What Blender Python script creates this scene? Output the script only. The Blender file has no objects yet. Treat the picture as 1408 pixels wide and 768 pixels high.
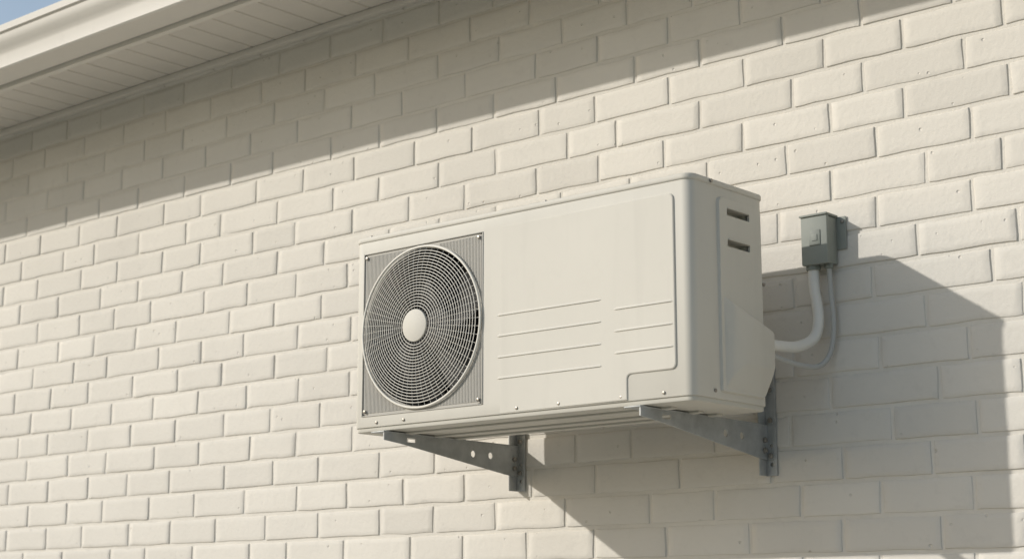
import bpy, bmesh, math, random
import numpy as np
from mathutils import Vector, Matrix
random.seed(4); rng=np.random.default_rng(7)
S=bpy.context.scene
CAMZ=1.6
WY=3.276     # brick face plane
X0,X1=-2.942,-1.945   # ac body
YF,YB=2.80,3.08
ZB,ZT=2.03,2.50

# ---------------- helpers ----------------
def link(o):
    S.collection.objects.link(o); return o
def mesh_obj(name,verts,faces,mat=None,smooth=False):
    me=bpy.data.meshes.new(name); me.from_pydata([tuple(v) for v in verts],[],[tuple(f) for f in faces]); me.update()
    bm=bmesh.new(); bm.from_mesh(me); bmesh.ops.recalc_face_normals(bm,faces=bm.faces); bm.to_mesh(me); bm.free()
    o=link(bpy.data.objects.new(name,me))
    if mat: me.materials.append(mat)
    if smooth: shade(o)
    return o
def shade(o,angle=35):
    me=o.data
    bm=bmesh.new(); bm.from_mesh(me)
    for f in bm.faces: f.smooth=True
    for e in bm.edges:
        e.smooth = not (len(e.link_faces)==2 and e.calc_face_angle(0)>math.radians(angle))
    bm.to_mesh(me); bm.free()
def bm_obj(name,bm,mat=None,smooth=True):
    me=bpy.data.meshes.new(name); bm.to_mesh(me); bm.free()
    o=link(bpy.data.objects.new(name,me))
    if mat: me.materials.append(mat)
    if smooth: shade(o)
    return o
def box(name,x0,x1,y0,y1,z0,z1,mat,bev=0.0,seg=2,vertbev=0.0):
    bm=bmesh.new(); bmesh.ops.create_cube(bm,size=1)
    for v in bm.verts:
        v.co=Vector(((x0+x1)/2+v.co.x*(x1-x0),(y0+y1)/2+v.co.y*(y1-y0),(z0+z1)/2+v.co.z*(z1-z0)))
    if vertbev:
        es=[e for e in bm.edges if abs(e.verts[0].co.z-e.verts[1].co.z)>1e-5]
        bmesh.ops.bevel(bm,geom=es,offset=vertbev,segments=6,profile=.5,affect='EDGES')
    if bev:
        es=[e for e in bm.edges if len(e.link_faces)==2 and e.calc_face_angle(0)>math.radians(40)]
        bmesh.ops.bevel(bm,geom=es,offset=bev,segments=seg,profile=.5,affect='EDGES')
    return bm_obj(name,bm,mat)
def cyl(name,c,axis,r,h,mat,seg=32,bev=0.0):
    bm=bmesh.new(); bmesh.ops.create_cone(bm,cap_ends=True,segments=seg,radius1=r,radius2=r,depth=h)
    if bev:
        es=[e for e in bm.edges if e.calc_face_angle(0)>math.radians(60)]
        bmesh.ops.bevel(bm,geom=es,offset=bev,segments=2,profile=.5,affect='EDGES')
    q=Vector((0,0,1)).rotation_difference(Vector(axis))
    bmesh.ops.transform(bm,matrix=Matrix.Translation(Vector(c))@q.to_matrix().to_4x4(),verts=bm.verts)
    return bm_obj(name,bm,mat)
def join(name,objs):
    bm=bmesh.new(); mats=[]
    for o in objs:
        idx={}
        for i,m in enumerate(o.data.materials):
            if m not in mats: mats.append(m)
            idx[i]=mats.index(m)
        n0=len(bm.faces); bm.from_mesh(o.data); bm.faces.ensure_lookup_table()
        for f in bm.faces[n0:]: f.material_index=idx.get(f.material_index,0)
    me=bpy.data.meshes.new(name); bm.to_mesh(me); bm.free()
    for m in mats: me.materials.append(m)
    for o in objs: bpy.data.objects.remove(o)
    return link(bpy.data.objects.new(name,me))
def parent(name,loc,kids):
    e=link(bpy.data.objects.new(name,None)); e.location=loc; e.empty_display_size=.1
    for k in kids:
        k.parent=e; k.matrix_parent_inverse=Matrix.Translation(Vector(loc)).inverted()
    return e
def boolean(o,cutters):
    for c in cutters:
        m=o.modifiers.new('b','BOOLEAN'); m.object=c; m.operation='DIFFERENCE'; m.solver='EXACT'
    dg=bpy.context.evaluated_depsgraph_get(); dg.update()
    me=bpy.data.meshes.new_from_object(o.evaluated_get(dg))
    o.modifiers.clear(); o.data=me
    for c in cutters: bpy.data.objects.remove(c)
    shade(o)
def extrude_x(name,prof,x0,x1,mat,closed=True,smooth=True):
    n=len(prof); v=[(x0,y,z) for y,z in prof]+[(x1,y,z) for y,z in prof]
    f=[(i,(i+1)%n,(i+1)%n+n,i+n) for i in range(n if closed else n-1)]
    if closed: f+= [tuple(range(n)),tuple(range(2*n-1,n-1,-1))]
    return mesh_obj(name,v,f,mat,smooth)
def tube(name,pts,r,mat,sides=12,res=10):
    P=[Vector(p) for p in pts]
    Q=[]
    PP=[2*P[0]-P[1]]+P+[2*P[-1]-P[-2]]
    for i in range(1,len(PP)-2):
        for k in range(res):
            t=k/res; a,b,c,d=PP[i-1:i+3]
            Q.append(.5*((2*b)+(c-a)*t+(2*a-5*b+4*c-d)*t*t+(3*b-a-3*c+d)*t**3))
    Q.append(P[-1])
    v=[];f=[]; up=Vector((.3,.9,.2)).normalized()
    for i,q in enumerate(Q):
        t=(Q[min(i+1,len(Q)-1)]-Q[max(i-1,0)]).normalized()
        n=(up-t*up.dot(t)).normalized(); up=n; b=t.cross(n)
        for s in range(sides):
            a=2*math.pi*s/sides; v.append(q+n*math.cos(a)*r+b*math.sin(a)*r)
    for i in range(len(Q)-1):
        for s in range(sides):
            f.append((i*sides+s,i*sides+(s+1)%sides,(i+1)*sides+(s+1)%sides,(i+1)*sides+s))
    f+=[tuple(range(sides)),tuple(range(len(v)-sides,len(v)))]
    return mesh_obj(name,v,f,mat,True)

# ---------------- materials ----------------
def mat(name,col,rough=.6,metal=0,var=.06,vscale=3.,bump=.0,bscale=60.,tint=False,dirt=0,spec=.5,pits=False,runs=0):
    m=bpy.data.materials.new(name); m.use_nodes=True; nt=m.node_tree; N=nt.nodes; L=nt.links
    b=N['Principled BSDF']; b.inputs['Roughness'].default_value=rough; b.inputs['Metallic'].default_value=metal
    b.inputs['Specular IOR Level'].default_value=spec
    tc=N.new('ShaderNodeTexCoord')
    n=N.new('ShaderNodeTexNoise'); n.inputs['Scale'].default_value=vscale; n.inputs['Detail'].default_value=4; n.inputs['Roughness'].default_value=.6
    L.new(tc.outputs['Object'],n.inputs['Vector'])
    mr=N.new('ShaderNodeMapRange'); mr.inputs[1].default_value=.3; mr.inputs[2].default_value=.7
    mr.inputs[3].default_value=1-var; mr.inputs[4].default_value=1+var; L.new(n.outputs['Fac'],mr.inputs[0])
    fac=mr.outputs[0]
    def mul(a,bb):
        x=N.new('ShaderNodeMath'); x.operation='MULTIPLY'; L.new(a,x.inputs[0]); L.new(bb,x.inputs[1]); return x.outputs[0]
    if tint:
        at=N.new('ShaderNodeAttribute'); at.attribute_name='tint'; fac=mul(fac,at.outputs['Fac'])
    if dirt:
        n2=N.new('ShaderNodeTexNoise'); n2.inputs['Scale'].default_value=22; n2.inputs['Detail'].default_value=5; n2.inputs['Roughness'].default_value=.7
        L.new(tc.outputs['Object'],n2.inputs['Vector'])
        r2=N.new('ShaderNodeMapRange'); r2.inputs[1].default_value=.56; r2.inputs[2].default_value=.75; r2.inputs[3].default_value=1; r2.inputs[4].default_value=1-dirt
        L.new(n2.outputs['Fac'],r2.inputs[0]); fac=mul(fac,r2.outputs[0])
    if runs:
        mp=N.new('ShaderNodeMapping'); mp.inputs['Scale'].default_value=(26,26,1.6); L.new(tc.outputs['Object'],mp.inputs[0])
        n4=N.new('ShaderNodeTexNoise'); n4.inputs['Scale'].default_value=1; n4.inputs['Detail'].default_value=4; L.new(mp.outputs[0],n4.inputs['Vector'])
        r4=N.new('ShaderNodeMapRange'); r4.inputs[1].default_value=.5; r4.inputs[2].default_value=.75; r4.inputs[3].default_value=1; r4.inputs[4].default_value=1-runs
        L.new(n4.outputs['Fac'],r4.inputs[0]); fac=mul(fac,r4.outputs[0])
    vm=N.new('ShaderNodeVectorMath'); vm.operation='SCALE'; vm.inputs[0].default_value=col; L.new(fac,vm.inputs['Scale'])
    L.new(vm.outputs[0],b.inputs['Base Color'])
    if bump:
        n3=N.new('ShaderNodeTexNoise'); n3.inputs['Scale'].default_value=bscale; n3.inputs['Detail'].default_value=4; n3.inputs['Roughness'].default_value=.65
        L.new(tc.outputs['Object'],n3.inputs['Vector']); h=n3.outputs['Fac']
        if pits:
            vo=N.new('ShaderNodeTexVoronoi'); vo.inputs['Scale'].default_value=38; L.new(tc.outputs['Object'],vo.inputs['Vector'])
            pr=N.new('ShaderNodeMapRange'); pr.inputs[1].default_value=.06; pr.inputs[2].default_value=.15; pr.inputs[3].default_value=-1.5; pr.inputs[4].default_value=0
            L.new(vo.outputs['Distance'],pr.inputs[0])
            wn=N.new('ShaderNodeSeparateColor'); L.new(vo.outputs['Color'],wn.inputs[0])
            th=N.new('ShaderNodeMath'); th.operation='GREATER_THAN'; th.inputs[1].default_value=.80; L.new(wn.outputs[0],th.inputs[0])
            pm=mul(pr.outputs[0],th.outputs[0])
            ad=N.new('ShaderNodeMath'); ad.operation='ADD'; L.new(h,ad.inputs[0]); L.new(pm,ad.inputs[1]); h=ad.outputs[0]
        bp=N.new('ShaderNodeBump'); bp.inputs['Strength'].default_value=1; bp.inputs['Distance'].default_value=bump
        L.new(h,bp.inputs['Height']); L.new(bp.outputs[0],b.inputs['Normal'])
    return m
M_BRICK=mat('painted_brick',(.642,.612,.556),.88,var=.045,vscale=1.7,bump=.0014,bscale=75,tint=True,dirt=.07,spec=.1,pits=True)
M_MORT=mat('painted_mortar',(.645,.613,.553),.9,var=.06,vscale=5,bump=.0016,bscale=110,dirt=.06,spec=.1)
M_TRIM=mat('eave_trim_paint',(.64,.608,.55),.6,var=.04,vscale=2,dirt=.05,spec=.3)
M_SOFF=mat('soffit_paint',(.64,.608,.55),.6,var=.04,vscale=2,dirt=.05)
M_AC=mat('cream_enamel',(.575,.55,.487),.58,var=.03,vscale=2.2,bump=.00006,bscale=400,dirt=.03,spec=.28,runs=.04)
M_AC2=mat('cream_enamel_base',(.52,.50,.44),.6,var=.04,vscale=4,dirt=.05,spec=.3)
M_GRP=mat('grey_grille_plate',(.43,.412,.37),.6,var=.04,vscale=6,spec=.3)
M_WIRE=mat('grille_wire',(.70,.67,.60),.45,var=.03,vscale=8,spec=.4)
M_DARK=mat('dark_cavity',(.015,.015,.014),.7,var=.1,vscale=8)
M_BLADE=mat('fan_plastic',(.022,.022,.021),.6,var=.1,vscale=9,spec=.3)
M_GALV=mat('galvanised_steel',(.38,.39,.385),.5,metal=.3,var=.15,vscale=30,dirt=.2)
M_SCREW=mat('screw_steel',(.3,.28,.25),.4,metal=.7,var=.1)
M_BOX=mat('grey_green_box',(.27,.285,.255),.65,var=.06,vscale=12,spec=.3,dirt=.1)
M_BOX2=mat('grey_green_switch',(.20,.215,.19),.6,var=.06,vscale=12)
M_COND=mat('white_conduit',(.68,.665,.62),.5,var=.04,vscale=15)
M_CABLE=mat('grey_cable',(.42,.42,.40),.5,var=.05,vscale=15)
M_SHING=mat('asphalt_shingle',(.12,.11,.10),.9,var=.3,vscale=8,bump=.004,bscale=40)
M_CONC=mat('bounce_patio_concrete',(.36,.345,.31),.9,var=.12,vscale=1.5,bump=.002,bscale=60,dirt=.15)  # for the added light-bounce slab in front of the wall
M_GRASS=mat('lawn',(.085,.11,.04),.95,var=.4,vscale=2,bump=.03,bscale=25)

# ---------------- brick house ----------------
house=[]
PITCH=.0787; ZPH=.0
GX,GZ=.0078,.0083
HX0,HX1=-13.0,4.5
ZTOP=3.333
def brick_wall():
    V=[];F=[];T=[];base=0
    nrow=int(ZTOP/PITCH)+2
    nx,nz=11,8
    idx=np.arange(nx*nz).reshape(nz,nx)
    q=np.stack([idx[:-1,:-1],idx[:-1,1:],idx[1:,1:],idx[1:,:-1]],-1).reshape(-1,4)
    for r in range(nrow):
        z0=r*PITCH+ZPH-PITCH; z1=z0+PITCH-GZ
        if z1>ZTOP+.01: z1=ZTOP+.01
        if z1-z0<.02: continue
        x=HX0-.2+(r%2)*.112+rng.uniform(-.02,.02)
        Lb=.224
        k=0
        while x<HX1:
            nxt=HX0-.2+(r%2)*.112+(k+1)*Lb+rng.normal(0,.016); k+=1
            x0,x1=x,nxt-GX; x=nxt
            if x1-x0<.05: continue
            e1=.0009; e2=rng.uniform(.0018,.0030)
            us=np.concatenate([[0,e1,e2],np.linspace(.02,x1-x0-.02,nx-6),[x1-x0-e2,x1-x0-e1,x1-x0]])
            h=z1-z0
            vs=np.concatenate([[0,e1,e2],np.linspace(.014,h-.014,nz-6),[h-e2,h-e1,h]])
            U,W=np.meshgrid(us,vs)
            d=np.minimum(np.minimum(U,x1-x0-U),np.minimum(W,h-W))
            y=np.where(d<=1e-6,.0065,np.where(d<e1+1e-6,.0010,np.where(d<e2+1e-6,.0002,0.)))
            y=y+rng.normal(0,.00018,U.shape)*(d>e1)
            y=y+rng.uniform(-.0007,.0007)+ (U/(x1-x0)-.5)*rng.uniform(-.0011,.0011)+(W/h-.5)*rng.uniform(-.0010,.0009)
            if rng.random()<.16:
                cu=rng.uniform(0,x1-x0); cw=h*rng.integers(0,2)
                y=y+.0028*np.exp(-(((U-cu)/.014)**2+((W-cw)/.006)**2))
            ph=rng.uniform(0,6.28,4); am=rng.uniform(.0004,.0013)
            Xw=x0+U+am*np.sin(W*70+ph[0])*(1) + rng.normal(0,.0002,U.shape)
            Zw=z0+W+am*np.sin(U*38+ph[1])+.0006*np.sin(U*110+ph[2])+(U/(x1-x0)-.5)*rng.uniform(-.0014,.0014)
            V.append(np.stack([Xw,WY+y,Zw],-1).reshape(-1,3)); F.append(q+base); base+=nx*nz
            T.append(np.full(nx*nz,1+rng.normal(0,.022)))
    V=np.concatenate(V);F=np.concatenate(F);T=np.concatenate(T)
    me=bpy.data.meshes.new('brick_courses')
    me.vertices.add(len(V)); me.vertices.foreach_set('co',V.ravel())
    me.loops.add(F.size); me.loops.foreach_set('vertex_index',F.ravel().astype(np.int32))
    me.polygons.add(len(F)); me.polygons.foreach_set('loop_start',np.arange(0,F.size,4,dtype=np.int32))
    me.polygons.foreach_set('use_smooth',np.ones(len(F),dtype=bool))
    me.update(calc_edges=True); me.validate()
    a=me.attributes.new('tint','FLOAT','POINT'); a.data.foreach_set('value',T.astype(np.float32))
    me.materials.append(M_BRICK)
    return link(bpy.data.objects.new('brick_courses',me))
house.append(brick_wall())
MD=.0030
house.append(box('mortar_wall',HX0,HX1,WY+MD,WY+.25,0,ZTOP+.05,M_MORT))
HB=10.5
house.append(box('side_wall_a',HX0,HX0+.24,WY+.26,HB,0,ZTOP+.05,M_MORT))
house.append(box('side_wall_b',HX1-.24,HX1,WY+.26,HB,0,ZTOP+.05,M_MORT))
house.append(box('rear_wall',HX0+.25,HX1-.25,HB-.24,HB,0,ZTOP+.05,M_MORT))
RX0,RX1=HX0-.35,HX1+.35
ye=WY-.43; ym=(WY+HB)/2; sl=.40; ze=3.42
for nm,xx in(('gable_a',HX0+.01),('gable_b',HX1-.01)):
    s=.1 if xx<0 else -.1
    a=[(WY+.02,ZTOP+.05),(HB-.02,ZTOP+.05),(ym,ze+sl*(ym-ye)-.1)]
    house.append(mesh_obj(nm,[(xx,y,z) for y,z in a]+[(xx+s,y,z) for y,z in a],[(0,1,2),(5,4,3),(0,1,4,3),(1,2,5,4),(2,0,3,5)],M_TRIM))
yr=HB+.43
house.append(extrude_x('roof_shingles',[(ye-.03,ze),(ym,ze+sl*(ym-ye)),(yr+.03,ze),(yr,ze-.03),(ym,ze+sl*(ym-ye)-.05),(ye,ze-.03)],RX0,RX1,M_SHING,smooth=False))
x=RX0
SP=.105
prof=[]
while x<RX1:
    prof+=[(x,0),(x+SP-.010,0),(x+SP-.0075,.004),(x+SP-.0025,.004)]; x+=SP
v=[(a,WY-.425,ZTOP+b) for a,b in prof]+[(a,WY+.02,ZTOP+b) for a,b in prof]; n=len(prof)
house.append(mesh_obj('soffit',v,[(i,i+1,i+1+n,i+n) for i in range(n-1)],M_SOFF))
house.append(box('soffit_wall_trim',RX0,RX1,WY-.022,WY+.001,ZTOP-.022,ZTOP-.001,M_TRIM,.003))
house.append(box('fascia_board',RX0,RX1,WY-.43,WY-.408,3.25,3.41,M_TRIM,.003))
gb,gt=3.263,3.386
yb=WY-.432
P=[(yb,gt),(yb,gb+.004),(yb-.003,gb),(WY-.524,gb),(WY-.529,gb+.004),(WY-.530,gb+.042),(WY-.533,gb+.050),(WY-.541,gb+.060),(WY-.551,gb+.072),(WY-.557,gb+.083),(WY-.558,gb+.098),(WY-.560,gb+.1),(WY-.566,gb+.102),(WY-.567,gt),(WY-.555,gt),(WY-.555,gt-.006)]
inner=[(yb-.003,gt),(yb-.003,gb+.004),(WY-.523,gb+.004),(WY-.526,gb+.042),(WY-.547,gb+.074),(WY-.552,gt-.02)][::-1]
house.append(extrude_x('gutter',P+inner,RX0,RX1,M_TRIM))
house.append(box('gutter_seam',-10.2,-10.17,WY-.5345,WY-.528,gb-.001,gb+.04,M_TRIM,.001))
brick_house=parent('brick_house',(-4.25,WY,0),house)

# ---------------- air conditioner ----------------
ac=[]
body=box('cabinet',X0,X1,YF,YB,ZB+.004,ZT-.010,M_AC,.002,2,vertbev=.022)
fx,fz=-2.716,CAMZ+.659
c1=cyl('cut',(fx,YF+.05,fz),(0,1,0),.186,.24,M_DARK,96)
c2=box('cut2',-2.911,-2.521,YF-.02,YF+.004,CAMZ+.460,CAMZ+.858,M_AC,0,vertbev=0)
slots=lambda:[box('s',X1-.02,X1+.02,2.926,3.012,CAMZ+z-.0075,CAMZ+z+.0075,M_DARK) for z in(.8355,.768)]
boolean(body,[c1,c2]+slots())
ac.append(body)
lid=box('top_lid',X0-.003,X1+.003,YF-.003,YB+.003,ZT-.014,ZT,M_AC,.0045,3,vertbev=.024)
ac.append(lid)
ac.append(box('base_pan',X0+.004,X1-.004,YF+.004,YB-.004,ZB-.006,ZB+.01,M_AC2,.002,2,vertbev=.018))
for i,yy in enumerate((2.86,2.96,3.03)):
    ac.append(box('pan_rib_%d'%i,X0+.1,X1-.1,yy,yy+.022,ZB-.011,ZB-.004,M_AC2,.003))
def disc_tube(name,r,y0,y1,m):
    n=96;v=[];f=[]
    for y in(y0,y1):
        for i in range(n):
            a=2*math.pi*i/n; v.append((fx+r*math.cos(a),y,fz+r*math.sin(a)))
    f=[(i,(i+1)%n,(i+1)%n+n,i+n) for i in range(n)]+[tuple(range(n,2*n))]
    return mesh_obj(name,v,f,m,True)
ac.append(disc_tube('fan_shroud',.1845,YF+.006,YF+.16,M_DARK))
v=[];f=[];nb=4
for k in range(nb):
    b0=len(v); nr,na=6,9
    for i in range(nr):
        r=.045+(.175-.045)*i/(nr-1)
        for j in range(na):
            t=j/(na-1); a=2*math.pi*k/nb+.35*(i/(nr-1))+t*(1.15)
            v.append((fx+r*math.cos(a),YF+.055+.05*t-.012*math.sin(t*3.14),fz+r*math.sin(a)))
    for i in range(nr-1):
        for j in range(na-1):
            p=b0+i*na+j; f.append((p,p+1,p+na+1,p+na))
ac.append(mesh_obj('fan_blades',v,f,M_BLADE,True))
ac.append(cyl('fan_hub',(fx,YF+.08,fz),(0,1,0),.05,.06,M_BLADE,32,.006))
ribs=[];R=.1935;hx=.192;hz=.196
plate_v=[];plate_f=[];n=128
for i in range(n):
    a=2*math.pi*i/n+1e-4; c,s=math.cos(a),math.sin(a)
    k=1/max(abs(c)/hx,abs(s)/hz)
    plate_v.append((fx+.186*c,YF+.0015,fz+.186*s)); plate_v.append((fx+k*c,YF+.0015,fz+k*s))
plate_f=[(2*i,2*i+1,(2*i+3)%(2*n),(2*i+2)%(2*n)) for i in range(n)]
ac.append(mesh_obj('grille_plate',plate_v,plate_f,M_GRP))
xx=-hx+.004
while xx<hx-.003:
    zz=math.sqrt(max(0,R*R-xx*xx))+.001
    if hz-.005-zz>.004:
        for s in(1,-1):
            a,b=sorted((fz+s*zz,fz+s*(hz-.005)))
            ribs.append(box('r',fx+xx,fx+xx+.0026,YF+.0002,YF+.0017,a,b,M_GRP))
    xx+=.0046
ac.append(join('plate_ribs',ribs))
fr=[]
for a in((-2.911,-2.9085,.460,.858),(-2.5235,-2.521,.460,.858)):
    fr.append(box('f',a[0],a[1],YF-.002,YF+.003,CAMZ+a[2],CAMZ+a[3],M_GRP,.0008))
for a in((.460,.4625),(.8555,.858)):
    fr.append(box('f',-2.908,-2.524,YF-.002,YF+.003,CAMZ+a[0],CAMZ+a[1],M_GRP,.0008))
ac.append(join('plate_frame',fr))
def gy(r): return YF-.006-.014*(1-(r/.19)**4)
def ringmesh(rr,wr,sides=6,n=112,yo=0):
    v=[];f=[]
    for i in range(n):
        a=2*math.pi*i/n
        for s in range(sides):
            b=2*math.pi*s/sides; q=rr+wr*math.cos(b)
            v.append((fx+q*math.cos(a),gy(rr)+yo+wr*math.sin(b),fz+q*math.sin(a)))
    for i in range(n):
        for s in range(sides):
            f.append((i*sides+s,i*sides+(s+1)%sides,((i+1)%n)*sides+(s+1)%sides,((i+1)%n)*sides+s))
    return v,f
V=[];F=[]
def add(vf):
    b=len(V); V.extend(vf[0]); F.extend([tuple(i+b for i in q) for q in vf[1]])
nr=20
for i in range(nr): add(ringmesh(.046+(.1865-.046)*i/nr,.00095))
for k in range(60):
    a=2*math.pi*k/60; c,s=math.cos(a),math.sin(a); v=[];f=[];w=.0007
    rs=np.linspace(.036 if k%2==0 else .075,.189,9)
    for r in rs:
        y=gy(r)+.0014
        for (t,yy) in((-w,0),(0,-w),(w,0),(0,w)):
            v.append((fx+r*c-t*s,y+yy,fz+r*s+t*c))
    for i in range(8):
        for j in range(4):
            f.append((i*4+j,i*4+(j+1)%4,(i+1)*4+(j+1)%4,(i+1)*4+j))
    add((v,f))
ac.append(mesh_obj('wire_grille',V,F,M_WIRE,True))
V=[];F=[]
add(ringmesh(.1905,.0030,10,128,.001))
ac.append(mesh_obj('grille_rim',V,F,M_WIRE,True))
ac.append(cyl('grille_badge',(fx,YF-.0215,fz),(0,1,0),.0385,.006,M_AC,64,.0018))
def rounded(poly,rad,seg=5):
    out=[];n=len(poly)
    for i,p in enumerate(poly):
        r=rad[i]; p=Vector(p); a=Vector(poly[i-1])-p; b=Vector(poly[(i+1)%n])-p
        if r<=0: out.append(p); continue
        a.normalize(); b.normalize(); A=p+a*r; B=p+b*r
        for k in range(seg+1):
            t=k/seg; out.append((1-t)**2*A+2*t*(1-t)*p+t*t*B)
    return out
def offset(poly,d):
    n=len(poly);o=[]
    for i in range(n):
        e1=(poly[i]-poly[i-1]).normalized(); e2=(poly[(i+1)%n]-poly[i]).normalized()
        n1=Vector((-e1.y,e1.x)); n2=Vector((-e2.y,e2.x)); m=(n1+n2).normalized()
        o.append(poly[i]+m*d/max(.3,m.dot(n1)))
    return o
xl=-2.47
poly=[(xl,.862),(xl,.436),(-2.113,.436),(-2.113,.4905),(-1.986,.4905),(-1.986,.862)]
pl=rounded(poly,[0,0,.0,.012,.014,.016])
hfun=lambda x: .0003+.0036*max(0,(x-xl))/.485
o2=offset(pl,.0026)
v=[(p.x,YF+.0005,CAMZ+p.y) for p in pl]+[(p.x,YF-.7*hfun(p.x),CAMZ+p.y) for p in offset(pl,.0006)]+[(p.x,YF-hfun(p.x),CAMZ+p.y) for p in o2]; n=len(pl)
f=[(i,(i+1)%n,(i+1)%n+n,i+n) for i in range(n)]+[(i+n,(i+1)%n+n,(i+1)%n+2*n,i+2*n) for i in range(n)]+[tuple(range(2*n,3*n))]
ac.append(mesh_obj('service_panel',v,f,M_AC,False))
def ridge(xa,xb,z,yb,hh=.0024,w=.0046):
    v=[];f=[]
    secs=[(xa,0.),(xa+.004,.7),(xa+.008,1),(xb-.008,1),(xb-.004,.7),(xb,0.)]
    pr=[(-.5,0),(-.36,.75),(-.1,1),(.25,.55),(1.1,0)]
    for x,k in secs:
        for a,b in pr: v.append((x,yb(x)-hh*b*k+.0004,CAMZ+z+a*w*max(k,.35)))
    m=len(pr)
    for i in range(len(secs)-1):
        for j in range(m-1): f.append((i*m+j,i*m+j+1,(i+1)*m+j+1,(i+1)*m+j))
    return mesh_obj('rr',v,f,M_AC,True)
rg=[ridge(-2.479,-2.178,z,lambda x:YF-hfun(x)) for z in(.6575,.610,.562,.5145)]
rg+=[ridge(-2.147,-1.990,z,lambda x:YF-hfun(x)) for z in(.632,.585,.538)]
ac.append(join('embossed_ridges',rg)); shade(ac[-1],50)
poly=[(2.893,.447),(3.060,.447),(3.060,.868),(2.893,.868)]
pl=rounded(poly,[.01,.01,.02,.02]); o1=offset(pl,.004)
v=[(X1-.003,p.x,CAMZ+p.y) for p in pl]+[(X1+.006,p.x,CAMZ+p.y) for p in o1]; n=len(pl)
f=[(i,(i+1)%n,(i+1)%n+n,i+n) for i in range(n)]+[tuple(range(n,2*n)),tuple(range(n-1,-1,-1))]
sp=mesh_obj('side_panel',v,f,M_AC)
boolean(sp,slots()); ac.append(sp)
lips=[box('l',X1-.004,X1+.009,2.928,3.010,CAMZ+z+.0072,CAMZ+z+.0098,M_AC,.001) for z in(.8355,.768)]
ac.append(join('vent_hoods',lips))
bm=bmesh.new()
# valve cover: scooped hood bulging toward the rear, sloping top, tucked-in lower edge
cov=[(0,2.903,.655),(0,2.905,.452),(0,3.060,.449),(0,3.074,.604),(0,3.074,.50),
     (.019,3.076,.592),(.019,3.076,.512),(.022,2.990,.606),(.021,2.965,.515),(.016,2.928,.636),(.013,2.922,.485),(.006,3.045,.460)]
for p in cov: bm.verts.new((X1+.003+p[0],p[1],CAMZ+p[2]))
r=bmesh.ops.convex_hull(bm,input=bm.verts)
bmesh.ops.dissolve_limit(bm,angle_limit=.02,verts=bm.verts,edges=bm.edges)
bmesh.ops.bevel(bm,geom=list(bm.edges),offset=.0035,segments=3,profile=.5,affect='EDGES',clamp_overlap=True)
ac.append(bm_obj('valve_cover',bm,M_AC)); shade(ac[-1],60)
sc=[]
for x,z in((-2.899,.846),(-2.533,.846),(-2.533,.472),(-2.899,.472)):
    sc.append(cyl('s',(x,YF-.003,CAMZ+z),(0,1,0),.0042,.004,M_SCREW,12,.001))
for x in(-2.86,-2.77,-2.42,-2.30,-2.13,-2.02):
    sc.append(cyl('s',(x,YF-.001,ZB+.014),(0,1,0),.0036,.004,M_SCREW,12,.001))
for x in(-2.90,-2.345):
    sc.append(cyl('s',(x,YF+.012,ZT+.001),(0,0,1),.0045,.008,M_SCREW,12,.001))
sc.append(cyl('s',(-1.9395,2.87,ZT-.007),(1,0,0),.004,.005,M_SCREW,12,.001))
sc.append(cyl('s',(-1.9445,2.875,ZB+.02),(1,0,0),.004,.005,M_SCREW,12,.001))
sc.append(cyl('s',(-1.9445,3.07,CAMZ+.70),(1,0,0),.004,.005,M_SCREW,12,.001))
ac.append(join('screws',sc)); shade(ac[-1])
ac_par=parent('air_conditioner_outdoor_unit',((X0+X1)/2,(YF+YB)/2,ZB),ac)

# ---------------- brackets ----------------
def bracket(xw):
    parts=[]; zt=2.0185; th=.003
    y0=YF-.012
    pts=[(y0,zt),(WY-.006,zt),(WY-.006,zt-.078),(WY-.05,zt-.074),(YF+.05,zt-.024),(y0,zt-.018)]
    v=[(xw-th,y,z) for y,z in pts]+[(xw,y,z) for y,z in pts]; n=len(pts)
    web=mesh_obj('web',v,[tuple(range(n)),tuple(range(2*n-1,n-1,-1))]+[(i,(i+1)%n,(i+1)%n+n,i+n) for i in range(n)],M_GALV)
    cut=[]
    for (yy,r) in((3.10,.0085),(3.165,.0085)):
        cut.append(cyl('c',(xw,yy,zt-.030),(1,0,0),r,.02,M_GALV,20))
    cut.append(box('c',xw-.02,xw+.02,2.865,2.895,zt-.018,zt-.008,M_GALV))
    boolean(web,cut); parts.append(web)
    parts.append(box('top_flange',xw-.042,xw+.001,y0-.002,WY-.006,zt,zt+.003,M_GALV,.0008))
    wp=box('wall_plate',xw-.008,xw+.022,WY-.0055,WY-.002,CAMZ+.305,CAMZ+.56,M_GALV,.001)
    boolean(wp,[cyl('c',(xw+.009,WY,CAMZ+z),(0,1,0),.0045,.03,M_GALV,16) for z in(.330,.372)])
    parts.append(wp)
    parts.append(box('wall_plate_leg',xw-.0075,xw-.0045,WY-.035,WY-.006,CAMZ+.305,CAMZ+.56,M_GALV,.001))
    b=[]
    for z in(.350,.43,.50):
        b.append(cyl('b',(xw+.009,WY-.009,CAMZ+z),(0,1,0),.0065,.007,M_SCREW,6,.001))
        b.append(cyl('b',(xw+.009,WY-.0065,CAMZ+z),(0,1,0),.0095,.002,M_GALV,20))
    for z in(.385,.362):
        b.append(cyl('b',(xw+.003,WY-.022,CAMZ+z),(1,0,0),.0065,.008,M_SCREW,6,.001))
    b.append(cyl('b',(xw-.02,YF+.05,zt-.004),(0,0,1),.007,.01,M_SCREW,6,.001))
    b.append(cyl('b',(xw-.02,YF+.03,zt+.004),(0,0,1),.010,.004,M_DARK,16))
    parts.append(join('bolts',b)); shade(parts[-1])
    return parent('wall_mounting_bracket',(xw,WY,zt),parts)
bracket(-2.072); bracket(-2.822)

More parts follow.
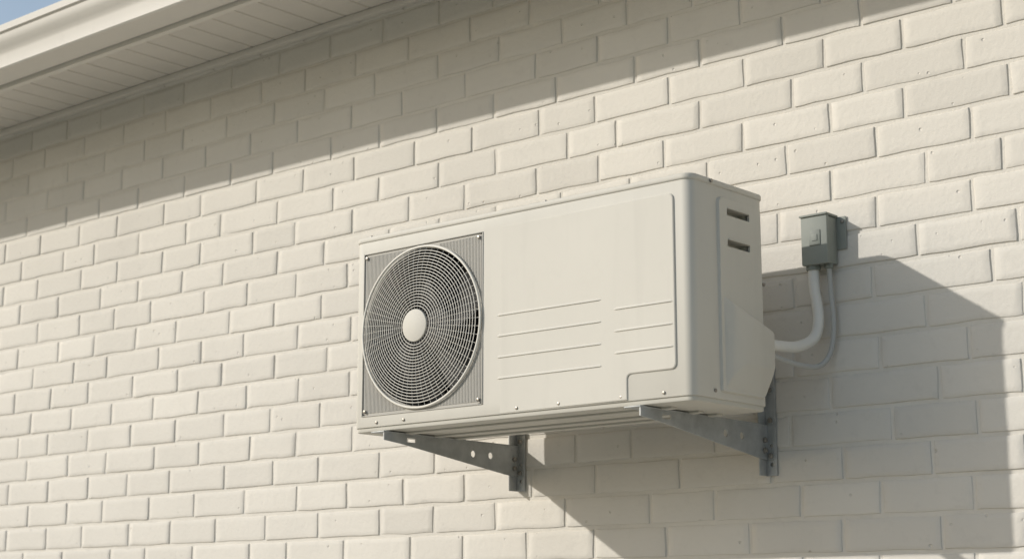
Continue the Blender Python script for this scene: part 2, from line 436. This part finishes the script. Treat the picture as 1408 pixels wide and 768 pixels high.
# ---------------- electrical box & lines ----------------
bx0,bx1=-1.940,-1.873; bz0,bz1=CAMZ+.764,CAMZ+.875; by=WY-.052
eb=[]
eb.append(box('enclosure',bx0+.002,bx1-.002,by+.010,WY-.003,bz0+.002,bz1-.002,M_BOX,.003))
eb.append(box('cover',bx0,bx1,by,by+.012,bz0,bz1,M_BOX,.0025))
eb.append(box('hood',bx0-.002,bx1+.002,by-.004,WY-.004,bz1-.001,bz1+.004,M_BOX,.0015))
eb.append(box('switch_plate',bx0+.022,bx0+.050,by-.002,by+.001,bz0+.043,bz0+.078,M_BOX2,.0008))
eb.append(box('switch_knob',bx0+.029,bx0+.043,by-.0035,by-.0015,bz0+.053,bz0+.068,M_BOX,.0008))
eb.append(box('mounting_ear',bx1-.004,bx1+.022,WY-.005,WY-.002,bz1-.075,bz1+.0,M_BOX,.001))
eb.append(cyl('ear_screw',(bx1+.013,WY-.006,bz1-.012),(0,1,0),.004,.004,M_SCREW,12,.001))
eb.append(cyl('conduit_nut',(-1.922,WY-.032,bz0-.004),(0,0,1),.0165,.012,M_BOX2,8,.001))
eb.append(cyl('cable_gland',(-1.886,WY-.026,bz0-.003),(0,0,1),.010,.012,M_BOX2,8,.001))
parent('electrical_disconnect_box',(bx0,WY,bz0),eb)
p=tube('conduit_tube',[(-1.922,WY-.032,bz0),(-1.921,WY-.032,bz0-.05),(-1.914,WY-.031,bz0-.115),(-1.918,WY-.045,bz0-.163),(-1.930,WY-.095,bz0-.188),(-1.940,WY-.16,bz0-.194),(-1.948,WY-.225,bz0-.192)],.0125,M_COND,16)
parent('flexible_conduit',(-1.922,WY,bz0),[p])
p=tube('cable_sheath',[(-1.886,WY-.026,bz0),(-1.886,WY-.02,bz0-.07),(-1.884,WY-.017,bz0-.14),(-1.894,WY-.022,bz0-.20),(-1.912,WY-.05,bz0-.230),(-1.935,WY-.12,bz0-.226),(-1.950,WY-.215,bz0-.210)],.0060,M_CABLE,12)
parent('electrical_cable',(-1.886,WY,bz0),[p])

# ---------------- ground ----------------
g=mesh_obj('ground',[(-300,-300,-.02),(300,-300,-.02),(300,300,-.02),(-300,300,-.02)],[(0,1,2,3)],M_GRASS)
box('bounce_patio',-13,5,-5,WY,-.06,0.0,M_CONC,.01)  # unseen pale slab, added to bounce sunlight up into the wall's shade

# ---------------- light ----------------
d=Vector((.46,.476,-.306)).normalized()
sun=bpy.data.lights.new('sun','SUN'); sun.energy=3.1; sun.angle=math.radians(.7); sun.color=(1,.957,.89)
so=link(bpy.data.objects.new('sun',sun)); so.rotation_euler=d.to_track_quat('-Z','Y').to_euler(); so.location=(-6,-6,6)
w=bpy.data.worlds.new('World'); S.world=w; w.use_nodes=True; nt=w.node_tree
sky=nt.nodes.new('ShaderNodeTexSky'); sky.sky_type='NISHITA'; sky.sun_disc=False
sky.sun_elevation=math.asin(-d.z); sky.sun_rotation=math.atan2(-d.x,-d.y); sky.dust_density=2.0; sky.air_density=1.3
# thin high haze / cloud veil mixed into the sky
tc=nt.nodes.new('ShaderNodeTexCoord'); nz=nt.nodes.new('ShaderNodeTexNoise'); nz.inputs['Scale'].default_value=3.0; nz.inputs['Detail'].default_value=6
nt.links.new(tc.outputs['Generated'],nz.inputs['Vector'])
mr=nt.nodes.new('ShaderNodeMapRange'); mr.inputs[1].default_value=.35; mr.inputs[2].default_value=.7; mr.inputs[3].default_value=.25; mr.inputs[4].default_value=.55
nt.links.new(nz.outputs['Fac'],mr.inputs[0])
mx=nt.nodes.new('ShaderNodeMix'); mx.data_type='RGBA'; nt.links.new(mr.outputs[0],mx.inputs[0]); nt.links.new(sky.outputs[0],mx.inputs[6]); mx.inputs[7].default_value=(5.2,6.2,7.6,1)
bg=nt.nodes['Background']; bg.inputs['Strength'].default_value=.115; nt.links.new(mx.outputs[2],bg.inputs['Color'])
S.view_settings.view_transform='Standard'; S.view_settings.look='None'; S.view_settings.exposure=0
# ---------------- camera ----------------
cam=bpy.data.cameras.new('camera'); co=link(bpy.data.objects.new('camera',cam)); S.camera=co
co.location=(0,0,CAMZ); co.rotation_euler=(math.radians(90+11.2),0,math.radians(41.0))
cam.sensor_width=36; cam.lens=2316/1408*36; cam.clip_end=2000; cam.clip_start=.05
cam.dof.use_dof=True; cam.dof.focus_distance=3.75; cam.dof.aperture_fstop=5.6
